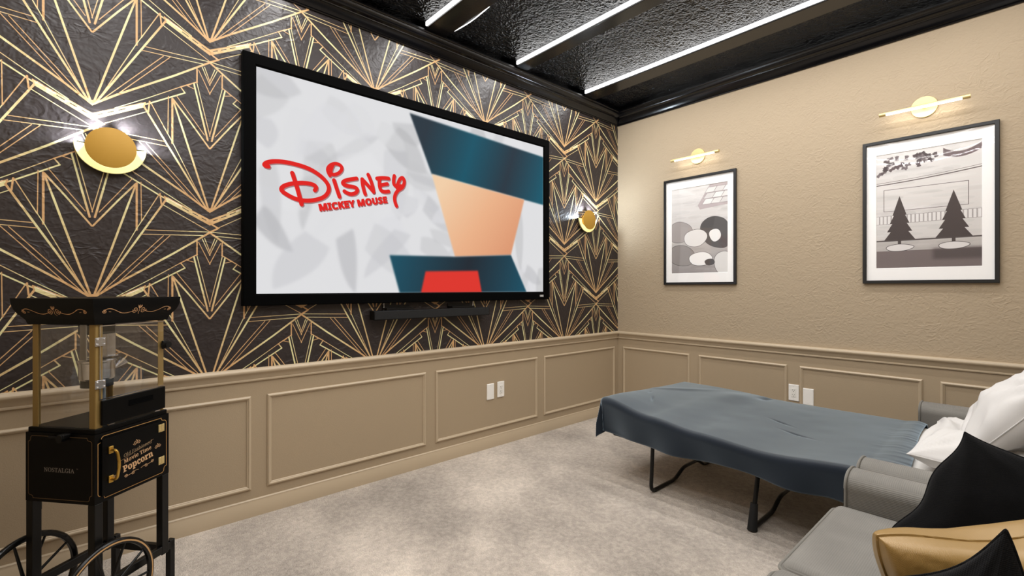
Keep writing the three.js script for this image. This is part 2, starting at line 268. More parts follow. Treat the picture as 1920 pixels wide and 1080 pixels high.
// ---------------------------------------------------------------- projection screen
{
  const w = 2.355, h = 1.37, t = thing('projection_screen', 'wide black-framed screen on the patterned wall showing a bright picture with red lettering', 'screen', [-2.2325, 1.838, 0]);
  part('frame', rectRing(w, h, [[0, 0.004], [0, 0.046], [0.004, 0.05], [0.058, 0.05], [0.066, 0.04], [0.066, 0.004]], 0.3), M.blackFrame, t);
  part('back_panel', box(w - 0.08, h - 0.08, 0.02, 0, 0, 0.016), M.blackFrame, t);
  const cw = 1800, ch = 1000, [c, g] = canvas(cw, ch);
  // a soft grey, out-of-focus ground
  g.fillStyle = '#e4e4e6'; g.fillRect(0, 0, cw, ch);
  g.filter = 'blur(7px)';
  for (let i = 0; i < 60; i++) { const q = 172 + 66 * rnd(); g.fillStyle = `rgba(${q},${q},${q + 3},${0.3 + 0.35 * rnd()})`; g.save(); g.translate(rnd() * cw, rnd() * ch); g.rotate(rnd() * 3); const a = 60 + 150 * rnd(), e = 25 + 70 * rnd(); g.beginPath(); g.moveTo(-a, -e * rnd()); g.quadraticCurveTo(-a * 0.3, -e * 1.4, a, -e * 0.5); g.quadraticCurveTo(a * 0.6, e, -a * 0.7, e); g.fill(); g.restore(); }
  // a plain colour composition stands where the photograph's picture has its figure
  const band = (col, p) => { g.fillStyle = col; g.beginPath(); p.forEach(([x, y], i) => (i ? g.lineTo(x, y) : g.moveTo(x, y))); g.closePath(); g.fill(); };
  g.filter = 'blur(5px)';
  const lg = (x0, y0, x1, y1, ...cs) => { const q = g.createLinearGradient(x0, y0, x1, y1); cs.forEach((k, i) => q.addColorStop(i / (cs.length - 1), k)); return q; };
  band(lg(900, 0, 1780, 300, '#2a3742', '#17566a', '#2a3844', '#1c5a6e'), [[760, 20], [1800, 70], [1800, 400], [900, 330]]);
  band(lg(1000, 350, 1500, 760, '#f6d2ac', '#efb58c', '#e09a74'), [[900, 330], [1620, 386], [1500, 760], [1060, 790]]);
  band(lg(700, 740, 1600, 980, '#1d5063', '#232b34', '#1d5064'), [[640, 800], [1060, 790], [1500, 760], [1640, 1000], [700, 1000]]);
  band('#e2382f', [[860, 880], [1230, 868], [1260, 1000], [830, 1000]]);
  g.filter = 'none';
  // red lettering
  const strokes = [[50, 432, 30, 432, 45, 413, 93, 400, 158, 400, 229, 411, 283, 438, 315, 469, 323, 500, 303, 535, 259, 556, 213, 566, 169, 564, 129, 548, 102, 531, 111, 511, 147, 494, 198, 482, 244, 482, 265, 496, 254, 510], [152, 445, 165, 484, 180, 532, 193, 584], [325, 429, 311, 408, 321, 382, 351, 364, 380, 370, 386, 389, 368, 413, 337, 426, 325, 407, 339, 377], [345, 449, 355, 480, 372, 526], [459, 423, 405, 437, 384, 457, 405, 468, 452, 466, 467, 480, 452, 501, 418, 508, 397, 496], [489, 422, 489, 456, 505, 496], [489, 422, 523, 451, 550, 478], [550, 478, 546, 440, 521, 394], [635, 396, 601, 395, 569, 406], [583, 408, 580, 443, 597, 476, 635, 464], [583, 439, 627, 426], [668, 377, 659, 414, 678, 436, 708, 425], [683, 437, 693, 396, 718, 374, 730, 399, 718, 433, 688, 450, 668, 484, 671, 519, 681, 536]];
  const smooth = (p) => { g.beginPath(); g.moveTo(p[0], p[1]); if (p.length === 4) g.lineTo(p[2], p[3]); for (let i = 2; i < p.length - 2; i += 2) { const last = i >= p.length - 4; g.quadraticCurveTo(p[i], p[i + 1], last ? p[i + 2] : (p[i] + p[i + 2]) / 2, last ? p[i + 3] : (p[i + 1] + p[i + 3]) / 2); } g.stroke(); };
  g.lineCap = g.lineJoin = 'round';
  for (const [dx, dy, col] of [[4, 5, 'rgba(110,30,30,0.5)'], [0, 0, '#e3231f']]) {
    g.save(); g.translate(dx, dy); g.strokeStyle = g.fillStyle = col; strokes.forEach((p, i) => { g.lineWidth = i === 2 ? 17 : 19.5; smooth(p); });
    g.translate(274, 606); g.rotate(-0.228); g.font = 'bold 44px sans-serif'; g.lineWidth = 4; const tw = g.measureText('MICKEY MOUSE').width; g.scale(366 / tw, 1); g.fillText('MICKEY MOUSE', 0, 0); g.strokeText('MICKEY MOUSE', 0, 0); g.restore();
  }
  const tex = canvasTex(c), sw = w - 0.128, sh = h - 0.128;
  part('picture_surface', new THREE.PlaneGeometry(sw, sh).translate(0, 0, 0.036), phys(0x030303, 0.8, { specularIntensity: 0.15, emissive: 0xffffff, emissiveMap: tex, emissiveIntensity: 0.95 }), t);
  const [bc, bg] = canvas(128, 64); bg.fillStyle = '#080808'; bg.fillRect(0, 0, 128, 64); bg.fillStyle = '#cfcfcf'; bg.fillRect(14, 12, 100, 17); bg.fillRect(10, 40, 108, 10);
  part('badge', box(0.05, 0.024, 0.002, 0.98 + 0.1, -h / 2 + 0.03, 0.051), std(0xffffff, 0.6, { map: canvasTex(bc) }), t);
  areaLight(new THREE.Color(1, 0.98, 0.97), SCREEN, sw, sh, [-2.2325, 1.838, 0.056], [-2.2325, 1.838, 2]);
}
// soundbar below the screen
{
  const t = thing('soundbar', 'long black soundbar on the wall below the screen', 'soundbar', [-2.22, 1.045, 0]);
  part('body', rbox(0.94, 0.06, 0.06, 0.006, 0, 0.03, 0.058), M.blackSatin, t);
  part('grille', rbox(0.925, 0.05, 0.004, 0.002, 0, 0.029, 0.0885), std(0x0b0b0b, 0.9, { bumpMap: rep(weave, 30), bumpScale: 0.001 }), t);
  for (const x of [-0.27, 0.24]) part('wall_bracket', merge(box(0.2, 0.012, 0.06, x, 0.068, 0.04), box(0.2, 0.03, 0.006, x, 0.078, 0.006), box(0.02, 0.03, 0.03, x, 0.03, 0.016)), M.blackMetal, t);
  for (const x of [-0.36, 0.37]) part('cable', box(0.006, 0.05, 0.006, x, 0.08, 0.006), M.whitePlastic, t);
}

// ---------------------------------------------------------------- wall sconces
function sconce(x, label) {
  const t = thing('wall_sconce', label, 'sconce', [x, 1.893, 0], 0, 'wall sconces beside the screen');
  const disc = new THREE.LatheGeometry([[0, 0], [0.086, 0], [0.09, 0.0015], [0.091, 0.004], [0.09, 0.0065], [0.087, 0.0075], [0, 0.0075]].map(([r, y]) => new THREE.Vector2(r, y)), 64).rotateX(Math.PI / 2).translate(0, -0.002, 0.05);
  part('disc', toCreasedNormals(disc, 0.5), M.gold, t);
  const dish = []; const prof = [[0.05, 0.006], [0.09, 0.008], [0.112, 0.014], [0.122, 0.024], [0.1265, 0.035], [0.129, 0.034], [0.125, 0.022], [0.114, 0.011], [0.09, 0.003], [0.05, 0.001]];
  for (let i = 0; i <= 40; i++) { const a = Math.PI * (1 + i / 40); dish.push(prof.map(([r, z]) => V(r * Math.cos(a), r * Math.sin(a) + 0.012, z))); }
  part('half_dish', loops(dish, false, true, 0.6), std(new THREE.Color(0xe9e0a2), 0.6), t);
  part('back_plate', cyl(0.055, 0.012, 0, 0, 0.008, 'z', 40), M.goldMatte, t);
  part('stem', cyl(0.012, 0.03, 0, 0, 0.032, 'z', 16), M.goldMatte, t);
  part('light_ring', new THREE.TorusGeometry(0.062, 0.0055, 10, 48).translate(0, 0, 0.042), M.sconceGlow, t);
  for (const a of [-1.35, -0.45, 0.45, 1.35]) {
    const l = new THREE.SpotLight(new THREE.Color(0.76, 0.88, 1), SCONCE / 4, 0, 1.3, 0.8, 2); l.position.set(x + 0.086 * Math.sin(a), 1.893 + 0.086 * Math.cos(a), 0.032); l.castShadow = true; l.shadow.radius = 0.4;
    l.target.position.set(l.position.x + Math.sin(a), l.position.y + Math.cos(a), 0.05); scene.add(l, l.target);
  }
}
sconce(-3.946, 'round gold wall sconce left of the screen, above the popcorn cart');
sconce(-0.517, 'round gold wall sconce between the screen and the room corner');

// ---------------------------------------------------------------- framed prints and picture lights on the tan wall
function grey(g, w, h, horizon) {
  const q = g.createLinearGradient(0, 0, 0, h); q.addColorStop(0, '#d9d6d4'); q.addColorStop(horizon, '#c9c5c3'); q.addColorStop(horizon + 0.02, '#b9b4b1'); q.addColorStop(1, '#8f8988'); g.fillStyle = q; g.fillRect(0, 0, w, h);
  for (let i = 0; i < 160; i++) { g.fillStyle = `rgba(${rnd() < 0.5 ? '255,255,255' : '90,84,84'},0.05)`; g.beginPath(); g.ellipse(rnd() * w, rnd() * h, 60 + 120 * rnd(), 8 + 20 * rnd(), 0, 0, 7); g.fill(); }
}
function blob(g, col, pts, line) { g.fillStyle = col; g.beginPath(); g.moveTo((pts[0][0] + pts[pts.length - 1][0]) / 2, (pts[0][1] + pts[pts.length - 1][1]) / 2); pts.forEach((p, i) => { const n = pts[(i + 1) % pts.length]; g.quadraticCurveTo(p[0], p[1], (p[0] + n[0]) / 2, (p[1] + n[1]) / 2); }); g.closePath(); g.fill(); if (line) { g.strokeStyle = '#3a3636'; g.lineWidth = line; g.stroke(); } }
function printHouse() {                         // plain stand-in: roof, rocks and a stream in greys
  const w = 800, h = 1212, [c, g] = canvas(w, h); grey(g, w, h, 0.62);
  g.fillStyle = '#b5a9aa'; g.beginPath(); g.moveTo(390, 270); g.lineTo(560, 0); g.lineTo(800, 0); g.lineTo(800, 300); g.lineTo(420, 330); g.fill();
  for (let r = 0; r < 3; r++) for (let k = 0; k < 3; k++) { g.fillStyle = ['#dcdad8', '#d2cfce', '#e2e0de'][(r + k) % 3]; g.strokeStyle = '#8d8586'; g.lineWidth = 4; g.beginPath(); const x = 490 + k * 120 + r * -20, y = 40 + r * 78; g.moveTo(x, y + 70); g.lineTo(x + 50, y); g.lineTo(x + 165, y); g.lineTo(x + 120, y + 70); g.closePath(); g.fill(); g.stroke(); }
  blob(g, '#a19a98', [[-40, 520], [120, 450], [330, 560], [300, 760], [-40, 780]], 4);
  blob(g, '#4b4746', [[420, 520], [600, 420], [830, 520], [840, 900], [560, 860], [430, 700]], 4);
  blob(g, '#dfdddb', [[180, 640], [420, 580], [560, 700], [420, 860], [200, 820]], 5);
  blob(g, '#e9e8e6', [[520, 640], [680, 600], [730, 740], [600, 820]], 5);
  blob(g, '#8d8785', [[-30, 820], [220, 800], [380, 960], [300, 1120], [-30, 1080]], 5);
  blob(g, '#ecebea', [[240, 960], [480, 900], [620, 1000], [540, 1110], [300, 1110]], 5);
  blob(g, '#d6d4d2', [[600, 960], [840, 900], [840, 1240], [640, 1230]], 5);
  blob(g, '#3f3b3b', [[470, 1040], [600, 1010], [640, 1090], [520, 1120]], 3);
  return canvasTex(c);
}
function printGarden() {                        // plain stand-in: leafy branch, fence and two dark conifers in greys
  const w = 850, h = 1270, [c, g] = canvas(w, h); grey(g, w, h, 0.74);
  g.fillStyle = '#6d6262'; g.fillRect(0, 1080, w, 190); g.filter = 'blur(14px)'; g.fillStyle = '#4c4344'; g.fillRect(480, 1075, 400, 110); g.filter = 'none';
  g.strokeStyle = '#5a5050'; g.lineWidth = 5; for (const y of [300, 322]) { g.lineWidth = y > 310 ? 10 : 4; g.beginPath(); g.moveTo(0, y + 20); g.quadraticCurveTo(430, y + 5, 850, y - 50); g.stroke(); }
  g.lineWidth = 5; g.strokeRect(70, 400, 680, 240);
  g.fillStyle = '#6e6061'; g.beginPath(); g.moveTo(560, 30); g.quadraticCurveTo(700, 150, 850, 20); g.lineTo(850, 90); g.quadraticCurveTo(700, 190, 560, 110); g.fill();
  for (let i = 0; i < 34; i++) { const x = 20 + 480 * rnd(), y = 40 + 190 * rnd() * (1 - x / 900), a = rnd() * 3; g.fillStyle = ['#4c4243', '#5d5253', '#72686a'][i % 3]; g.save(); g.translate(x, y); g.rotate(a); for (let k = -1; k <= 1; k++) { g.beginPath(); g.ellipse(22, 0, 30, 9, k * 0.6, 0, 7); g.fill(); } g.restore(); }
  for (let i = 0; i < 26; i++) { g.fillStyle = '#d9d6d5'; g.strokeStyle = '#6b6263'; g.lineWidth = 3; g.fillRect(i * 34, 690, 28, 90); g.strokeRect(i * 34, 690, 28, 90); }
  g.fillStyle = '#463e3f'; g.fillRect(0, 960, 850, 14);
  for (const [x, s] of [[205, 1], [640, 1.06]]) { g.fillStyle = '#3b3233'; for (let k = 0; k < 4; k++) { g.beginPath(); g.moveTo(x, 520 - 40 * s + k * 90); g.lineTo(x - (60 + k * 24) * s, 690 + k * 90); g.lineTo(x + (60 + k * 24) * s, 690 + k * 90); g.fill(); } g.fillRect(x - 14, 950, 28, 100); blob(g, '#d4d0cf', [[x - 130, 1030], [x, 1000], [x + 150, 1035], [x + 60, 1085], [x - 90, 1085]], 5); }
  return canvasTex(c);
}
function framedPrint(z, tex, label) {           // hangs on the wall x = 0; local x runs along the wall towards the corner... the frame's front faces the room
  const w = 0.662, h = 0.965, t = thing('framed_print', label, 'framed print', [0, 1.763, z], -Math.PI / 2, 'framed prints on the tan wall');
  part('frame', rectRing(w, h, [[0, 0.002], [0, 0.022], [0.002, 0.024], [0.019, 0.024], [0.021, 0.022], [0.021, 0.002]], 0.3), std(0x121315, 0.38), t);
  const rc = (a, b, y, z) => [[-1, -1], [1, -1], [1, 1], [-1, 1]].map(([p, q]) => V(p * a / 2, y + q * b / 2, z)), ow = w - 0.04, oh = h - 0.04;
  part('mat_board', loops([rc(ow, oh, 0, 0.006), rc(ow, oh, 0, 0.010), rc(0.516, 0.769, 0.004, 0.010), rc(0.512, 0.765, 0.004, 0.007), rc(0.512, 0.765, 0.004, 0.006)], true, false, 0.2), M.mat, t);
  part('print', new THREE.PlaneGeometry(0.516, 0.769).translate(0, 0.004, 0.0062), std(0xffffff, 0.8, { map: tex }), t);
  const g = new THREE.PlaneGeometry(w - 0.042, h - 0.042, 24, 24), p = g.attributes.position;   // an acrylic sheet, slightly bowed
  for (let i = 0; i < p.count; i++) { const a = p.getX(i) / (w / 2), b = p.getY(i) / (h / 2); p.setZ(i, 0.0135 + 0.006 * (1 - a * a) * (1 - b * b)); } g.computeVertexNormals();
  part('glazing', g, M.acrylic, t);
  part('backing', box(w - 0.02, h - 0.02, 0.003, 0, 0, 0.0025), M.dark, t);
}
framedPrint(0.863, printHouse(), 'black-framed monochrome print in a white mat, the one nearer the room corner');
framedPrint(2.387, printGarden(), 'black-framed monochrome print in a white mat, the one farther from the room corner');
function pictureLight(z, label) {
  const t = thing('picture_light', label, 'picture light', [0, 2.405, z], -Math.PI / 2, 'brass picture lights on the tan wall');
  part('back_plate', toCreasedNormals(new THREE.LatheGeometry([[0, 0], [0.066, 0], [0.068, 0.004], [0.066, 0.009], [0, 0.01]].map(([r, y]) => new THREE.Vector2(r, y)), 48).rotateX(Math.PI / 2).translate(0, 0.012, 0), 0.6), M.paleBrass, t);
  part('arm', merge(cyl(0.006, 0.06, 0, 0.012, 0.038, 'z', 14), cyl(0.011, 0.012, 0, 0.012, 0.014, 'z', 16)), M.paleBrass, t);
  const half = (r, a0, a1, L) => { const rings = []; for (let i = 0; i <= 16; i++) { const a = a0 + (a1 - a0) * i / 16; rings.push([[r, -L], [r, L], [r - 0.0025, L], [r - 0.0025, -L]].map(([q, x]) => V(x, q * Math.sin(a), q * Math.cos(a)))); } return loops(rings, false, true, 0.6).translate(0, 0, 0.07); };
  part('shade', half(0.0125, -0.2, Math.PI + 0.2, 0.185), M.paleBrass, t);
  part('tube', cyl(0.0095, 0.37, 0, -0.002, 0.07, 'x', 20), M.tubeGlow, t);
  for (const s of [-1, 1]) part('end_cap', toCreasedNormals(cyl(0.0128, 0.036, s * 0.2025, 0, 0.07, 'x', 24), 0.5), M.paleBrass, t);
  areaLight(new THREE.Color(1, 0.93, 0.8), PIC, 0.37, 0.018, [-0.07, 2.405 - 0.0135, z], [-0.02, 2.405 - 0.08, z]);
}
pictureLight(0.855, 'slim lit brass picture light above the print nearer the corner');
pictureLight(2.378, 'slim lit brass picture light above the print farther from the corner');

// ---------------------------------------------------------------- wall plates
function plate(kind, label, at, turn) {
  const t = thing(kind, label, kind === 'power_outlet' ? 'outlet' : 'wall plate', at, turn, kind === 'power_outlet' ? 'white power outlets' : 'white blank wall plates');
  part('plate', rbox(0.071, 0.124, 0.007, 0.0032, 0, 0, 0.0085, 4), M.whitePlastic, t);
  if (kind === 'power_outlet') {
    const r = part('receptacle', rbox(0.033, 0.066, 0.003, 0.0014, 0, 0, 0.0125), std(0xe2dfd8, 0.4), t);
    for (const y of [0.017, -0.017]) { part('slot', box(0.0022, 0.008, 0.0006, -0.0065, y + 0.003, 0.0141), M.dark, r); part('slot', box(0.0022, 0.0068, 0.0006, 0.0065, y + 0.003, 0.0141), M.dark, r); part('slot', cyl(0.0026, 0.0006, 0, y - 0.0075, 0.0141, 'z', 12), M.dark, r); }
  } else part('cover', rbox(0.064, 0.117, 0.002, 0.0009, 0, 0, 0.0122), M.whitePlastic, t);
  for (const y of [0.048, -0.048]) part('screw', cyl(0.0028, 0.001, 0, y, kind === 'power_outlet' ? 0.0122 : 0.0135, 'z', 10), std(0xd8d5ce, 0.35), t);
}
plate('wall_plate', 'blank white wall plate in the panel below the screen', [-1.68, 0.438, 0], 0);
plate('power_outlet', 'white power outlet in the panel below the screen, beside a blank plate', [-1.574, 0.443, 0], 0);
plate('power_outlet', 'white power outlet on the tan wall just above the blanket', [0, 0.451, 1.622], -Math.PI / 2);
plate('wall_plate', 'blank white wall plate on the tan wall, half behind the bed', [0, 0.435, 1.72], -Math.PI / 2);

// ---------------------------------------------------------------- popcorn cart (local: +z is the door side, x runs along the door)
{
  const t = thing('popcorn_cart', 'black and gold popcorn cart on spoked wheels in front of the patterned wall', 'popcorn cart', [-3.983, 0, 0.489], THREE.MathUtils.degToRad(40)); t.scale.z = 0.955;
  const b = 0.149, y0 = 0.494, y1 = 0.738;
  const gold = '#b98d55';
  const swirl = (g, x, y, s, f = 1) => { g.save(); g.translate(x, y); g.scale(s * f, s); g.lineWidth /= s; g.beginPath(); for (let i = 0; i <= 40; i++) { const a = i / 40 * Math.PI * 3.2, r = 2 + 13 * (1 - i / 40); g.lineTo(Math.cos(a) * r + 14, Math.sin(a) * r); } g.stroke(); g.restore(); };
  const flourish = (g, x, y, s) => { for (const f of [-1, 1]) { swirl(g, x + f * 2, y, s, f); g.beginPath(); g.moveTo(x, y + 10 * s); g.quadraticCurveTo(x + f * 10 * s, y - 6 * s, x + f * 3 * s, y - 16 * s); g.stroke(); } g.beginPath(); g.arc(x, y - 17 * s, 3.5 * s, 0, 7); g.fill(); };
  // roof: flared square canopy with a printed scroll on every side
  const [rc, rg] = canvas(1024, 256); rg.fillStyle = '#040404'; rg.fillRect(0, 0, 1024, 256); rg.strokeStyle = rg.fillStyle = '#c0946a'; rg.lineWidth = 7; rg.lineCap = 'round';
  for (const f of [-1, 1]) { const X = (u) => 512 + f * u; rg.beginPath(); rg.moveTo(X(70), 130); rg.bezierCurveTo(X(160), 165, X(220), 150, X(280), 115); rg.bezierCurveTo(X(330), 90, X(380), 90, X(400), 120); rg.stroke(); swirl(rg, X(378), 122, 1.5, f); swirl(rg, X(18), 120, 2.2, f); rg.lineWidth = 5; rg.beginPath(); rg.moveTo(X(330), 130); rg.lineTo(X(352), 128); rg.stroke(); rg.lineWidth = 7; }
  rg.beginPath(); rg.moveTo(512, 165); rg.lineTo(512, 70); rg.stroke(); for (const f of [-1, 1]) { rg.beginPath(); rg.moveTo(512, 105); rg.quadraticCurveTo(512 + f * 30, 95, 512 + f * 22, 66); rg.quadraticCurveTo(512 + f * 6, 80, 512, 105); rg.fill(); }
  const prof = [[0.146, 1.122], [0.149, 1.135], [0.156, 1.147], [0.165, 1.16], [0.1715, 1.174], [0.1755, 1.19], [0.1775, 1.21]], rp = [], ru = [];
  for (let s = 0; s < 4; s++) { const a = s * Math.PI / 2, R = (x, z, y) => V(x * Math.cos(a) + z * Math.sin(a), y, -x * Math.sin(a) + z * Math.cos(a)); for (let i = 0; i < prof.length - 1; i++) { const [h0, ya] = prof[i], [h1, yb] = prof[i + 1], A = R(-h0, h0, ya), B = R(h0, h0, ya), C = R(h1, h1, yb), E = R(-h1, h1, yb), v0 = (ya - 1.122) / 0.088, v1 = (yb - 1.122) / 0.088; rp.push(A, B, C, A, C, E); ru.push(0, v0, 1, v0, 1, v1, 0, v0, 1, v1, 0, v1); } }
  const roofG = tris(rp); roofG.setAttribute('uv', new THREE.Float32BufferAttribute(ru, 2)); roofG.computeVertexNormals();
  const roof = part('roof', toCreasedNormals(roofG, 0.6), phys(0xffffff, 0.42, { specularIntensity: 0.25, map: canvasTex(rc) }), t);
  part('roof_top', merge(box(0.355, 0.006, 0.355, 0, 1.211, 0), box(0.29, 0.006, 0.29, 0, 1.124, 0)), M.blackSatin, roof);
  // gold corner posts
  for (const [sx, sz] of [[-1, 1], [1, 1], [1, -1], [-1, -1]]) { const h = 0.37, y = 0.752 + h / 2, e = 0.136; part('corner_post', merge(rbox(0.025, h, 0.0025, 0.001, sx * (e - 0.0125), y, sz * e), rbox(0.0025, h, 0.025, 0.001, sx * e, y, sz * (e - 0.0125))), M.goldTrim, t); }
  // glass
  for (const [x, z, ry] of [[-0.133, 0, 1], [0.133, 0, 1], [0, -0.133, 0]]) part('glass_pane', ry ? box(0.002, 0.36, 0.235, x, 0.937, z) : box(0.235, 0.36, 0.002, x, 0.937, z), M.glass, t);
  const gd = part('glass_door', rbox(0.258, 0.262, 0.003, 0.001, 0.004, 0.985, 0.1395), M.glass, t);
  part('edge_strip', merge(box(0.258, 0.003, 0.0035, 0.004, 1.1155, 0.1395), box(0.258, 0.003, 0.0035, 0.004, 0.8555, 0.1395), box(0.003, 0.262, 0.0035, -0.1235, 0.985, 0.1395)), M.chrome, gd);
  for (const y of [1.06, 0.91]) { const hg = part('hinge', rbox(0.036, 0.03, 0.003, 0.001, -0.124, y, 0.1425), M.steel, gd); for (const dx of [-0.012, 0.012]) for (const dy of [-0.009, 0.009]) hg.add(Object.assign(new THREE.Mesh(new THREE.SphereGeometry(0.0042, 10, 8).translate(-0.124 + dx, y + dy, 0.1445), M.chrome), { name: 'screw' })); }
  part('latch_knob', merge(cyl(0.017, 0.02, 0.137, 1.02, 0.152, 'z', 20, 0.013), rbox(0.012, 0.034, 0.01, 0.004, 0.128, 1.02, 0.145)), M.blackPlastic, gd);
  // black panel below the glass door
  const fp = part('lower_panel', rbox(0.256, 0.088, 0.01, 0.003, 0.004, 0.808, 0.146), M.blackSatin, t);
  part('pull_slot', merge(box(0.1, 0.018, 0.002, 0.025, 0.822, 0.1515), box(0.1, 0.003, 0.005, 0.025, 0.8125, 0.153)), M.dark, fp);
  for (const x of [-0.095, 0.09]) part('clip', box(0.022, 0.004, 0.006, x, 0.763, 0.154), M.chrome, fp);
  // deck and body
  part('deck', rbox(0.29, 0.018, 0.29, 0.003, 0, 0.746, 0), M.blackSatin, t);
  const line = (g, w, h, m, r) => { g.beginPath(); g.moveTo(m + r, m); g.lineTo(w - m - r, m); g.quadraticCurveTo(w - m - r, m + r * 0.5, w - m - r * 0.4, m + r * 0.5); g.quadraticCurveTo(w - m, m + r * 0.6, w - m, m + r); g.lineTo(w - m, h - m - r); g.quadraticCurveTo(w - m - r * 0.5, h - m - r, w - m - r * 0.5, h - m - r * 0.4); g.quadraticCurveTo(w - m - r * 0.6, h - m, w - m - r, h - m); g.lineTo(m + r, h - m); g.quadraticCurveTo(m + r, h - m - r * 0.5, m + r * 0.4, h - m - r * 0.5); g.quadraticCurveTo(m, h - m - r * 0.6, m, h - m - r); g.lineTo(m, m + r); g.quadraticCurveTo(m + r * 0.5, m + r, m + r * 0.5, m + r * 0.4); g.quadraticCurveTo(m + r * 0.6, m, m + r, m); g.stroke(); };
  const face = (f) => { const [c, g] = canvas(1024, 840); g.fillStyle = '#040404'; g.fillRect(0, 0, 1024, 840); g.strokeStyle = g.fillStyle = gold; g.lineWidth = 7; f(g); return canvasTex(c); };
  const sideTex = face((g) => { g.strokeStyle = '#7a6040'; g.lineWidth = 5; line(g, 1024, 840, 40, 70); g.fillStyle = '#8f867f'; g.font = '70px serif'; g.textAlign = 'center'; g.save(); g.translate(500, 470); g.scale(1.12, 1); g.fillText('NOSTALGIA', 0, 0); g.restore(); g.font = '18px sans-serif'; g.fillText('TM', 770, 425); });
  const frontTex = face((g) => line(g, 1024, 840, 40, 80));
  const plainBody = M.blackSatin, body = new THREE.BoxGeometry(2 * b, y1 - y0, 2 * b).translate(0, (y0 + y1) / 2, 0);
  part('body', body, [plainBody, phys(0xffffff, 0.4, { specularIntensity: 0.25, map: sideTex }), plainBody, plainBody, phys(0xffffff, 0.4, { specularIntensity: 0.25, map: frontTex }), plainBody], t);
  const [dc, dg] = canvas(1024, 840); dg.fillStyle = '#040404'; dg.fillRect(0, 0, 1024, 840); dg.fillStyle = dg.strokeStyle = '#c09a72'; dg.textAlign = 'center';
  dg.save(); dg.translate(590, 430); dg.rotate(-0.15); dg.translate(-545, -430); dg.font = 'italic 74px serif'; dg.lineWidth = 3; dg.fillStyle = '#8f7a5e'; dg.fillText('Old Fashioned', 560, 345); dg.beginPath(); dg.moveTo(240, 372); dg.quadraticCurveTo(500, 350, 860, 300); dg.stroke();
  dg.fillStyle = '#c09a72'; dg.font = 'bold 84px serif'; dg.fillText('Movie Time', 550, 440); dg.save(); dg.translate(540, 570); dg.scale(1.05, 1.12); dg.font = 'bold 122px serif'; dg.lineWidth = 5; dg.fillText('Popcorn', 0, 0); dg.strokeText('Popcorn', 0, 0); dg.restore();
  dg.lineWidth = 6; flourish(dg, 560, 210, 2.2); flourish(dg, 110, 560, 2.0); flourish(dg, 920, 450, 2.0);
  for (const f of [-1, 1]) { dg.beginPath(); dg.moveTo(545 + f * 20, 655); dg.bezierCurveTo(545 + f * 100, 610, 545 + f * 160, 690, 545 + f * 270, 630); dg.stroke(); swirl(dg, 545 + f * 90, 650, 2, f); swirl(dg, 545 + f * 210, 640, 1.8, f); } dg.restore();
  const blk = M.blackSatin, door = part('door', new THREE.BoxGeometry(0.234, 0.2, 0.008).translate(-0.012, 0.617, b + 0.004), [blk, blk, blk, blk, phys(0xffffff, 0.38, { specularIntensity: 0.25, map: canvasTex(dc) }), blk], t);
  part('door_handle', merge(tube(fillet([V(-0.1, 0.672, b + 0.008), V(-0.1, 0.672, b + 0.036), V(-0.095, 0.62, b + 0.042), V(-0.1, 0.568, b + 0.036), V(-0.1, 0.568, b + 0.008)], 0.02), 0.005, 12), rbox(0.017, 0.026, 0.006, 0.0025, -0.1, 0.672, b + 0.0105), rbox(0.017, 0.026, 0.006, 0.0025, -0.1, 0.568, b + 0.0105)), M.brass, door);
  for (const y of [0.69, 0.56]) { const hg = part('door_hinge', merge(rbox(0.0125, 0.03, 0.003, 0.001, 0.099, y, b + 0.0095), rbox(0.0125, 0.03, 0.003, 0.001, 0.1125, y, b + 0.0095), cyl(0.0022, 0.03, 0.1057, y, b + 0.0105, 'y', 10), ...[-1, 1].flatMap((f) => [0.099, 0.1125].map((x) => cyl(0.0021, 0.002, x, y + f * 0.008, b + 0.0115, 'z', 8)))), M.paleBrass, door); }
  part('side_knob', merge(cyl(0.014, 0.026, -b - 0.013, 0.727, 0.03, 'x', 18, 0.011), rbox(0.03, 0.014, 0.03, 0.004, -b - 0.008, 0.733, 0.03), cyl(0.004, 0.05, -b - 0.01, 0.727, -0.01, 'z', 8)), M.blackPlastic, t);
  // stand
  const leg = 0.03; for (const [sx, sz] of [[-1, 1], [1, 1], [1, -1], [-1, -1]]) part('leg', rbox(leg, y0 - 0.17, leg, 0.003, sx * (b - leg / 2), 0.17 + (y0 - 0.17) / 2, sz * (b - leg / 2)), M.blackMetal, t);
  for (const s of [-1, 1]) part('side_rail', rbox(0.33, 0.03, 0.022, 0.003, 0.012, 0.19, s * (b - 0.012)), M.blackMetal, t);
  for (const s of [-1, 1]) part('cross_rail', rbox(0.022, 0.03, 2 * b - 0.04, 0.003, s * (b - 0.014), 0.192, 0), M.blackMetal, t);
  for (const s of [-1, 1]) { const f = part('foot_leg', rbox(0.024, 0.21, 0.024, 0.003, b + 0.02, 0.105, s * (b - 0.013)), M.blackMetal, t); part('bolt', new THREE.SphereGeometry(0.004, 10, 8).translate(b + 0.008, 0.212, s * (b - 0.013)), M.chrome, f); }
  for (const s of [-1, 1]) part('brace', rbox(0.012, 0.06, 0.006, 0.002, -b + 0.03, 0.478, s * (b - 0.02)).rotateZ(0), M.blackMetal, t);
  part('axle', cyl(0.007, 0.42, -b + 0.02, 0.178, 0, 'z', 14), M.blackMetal, t);
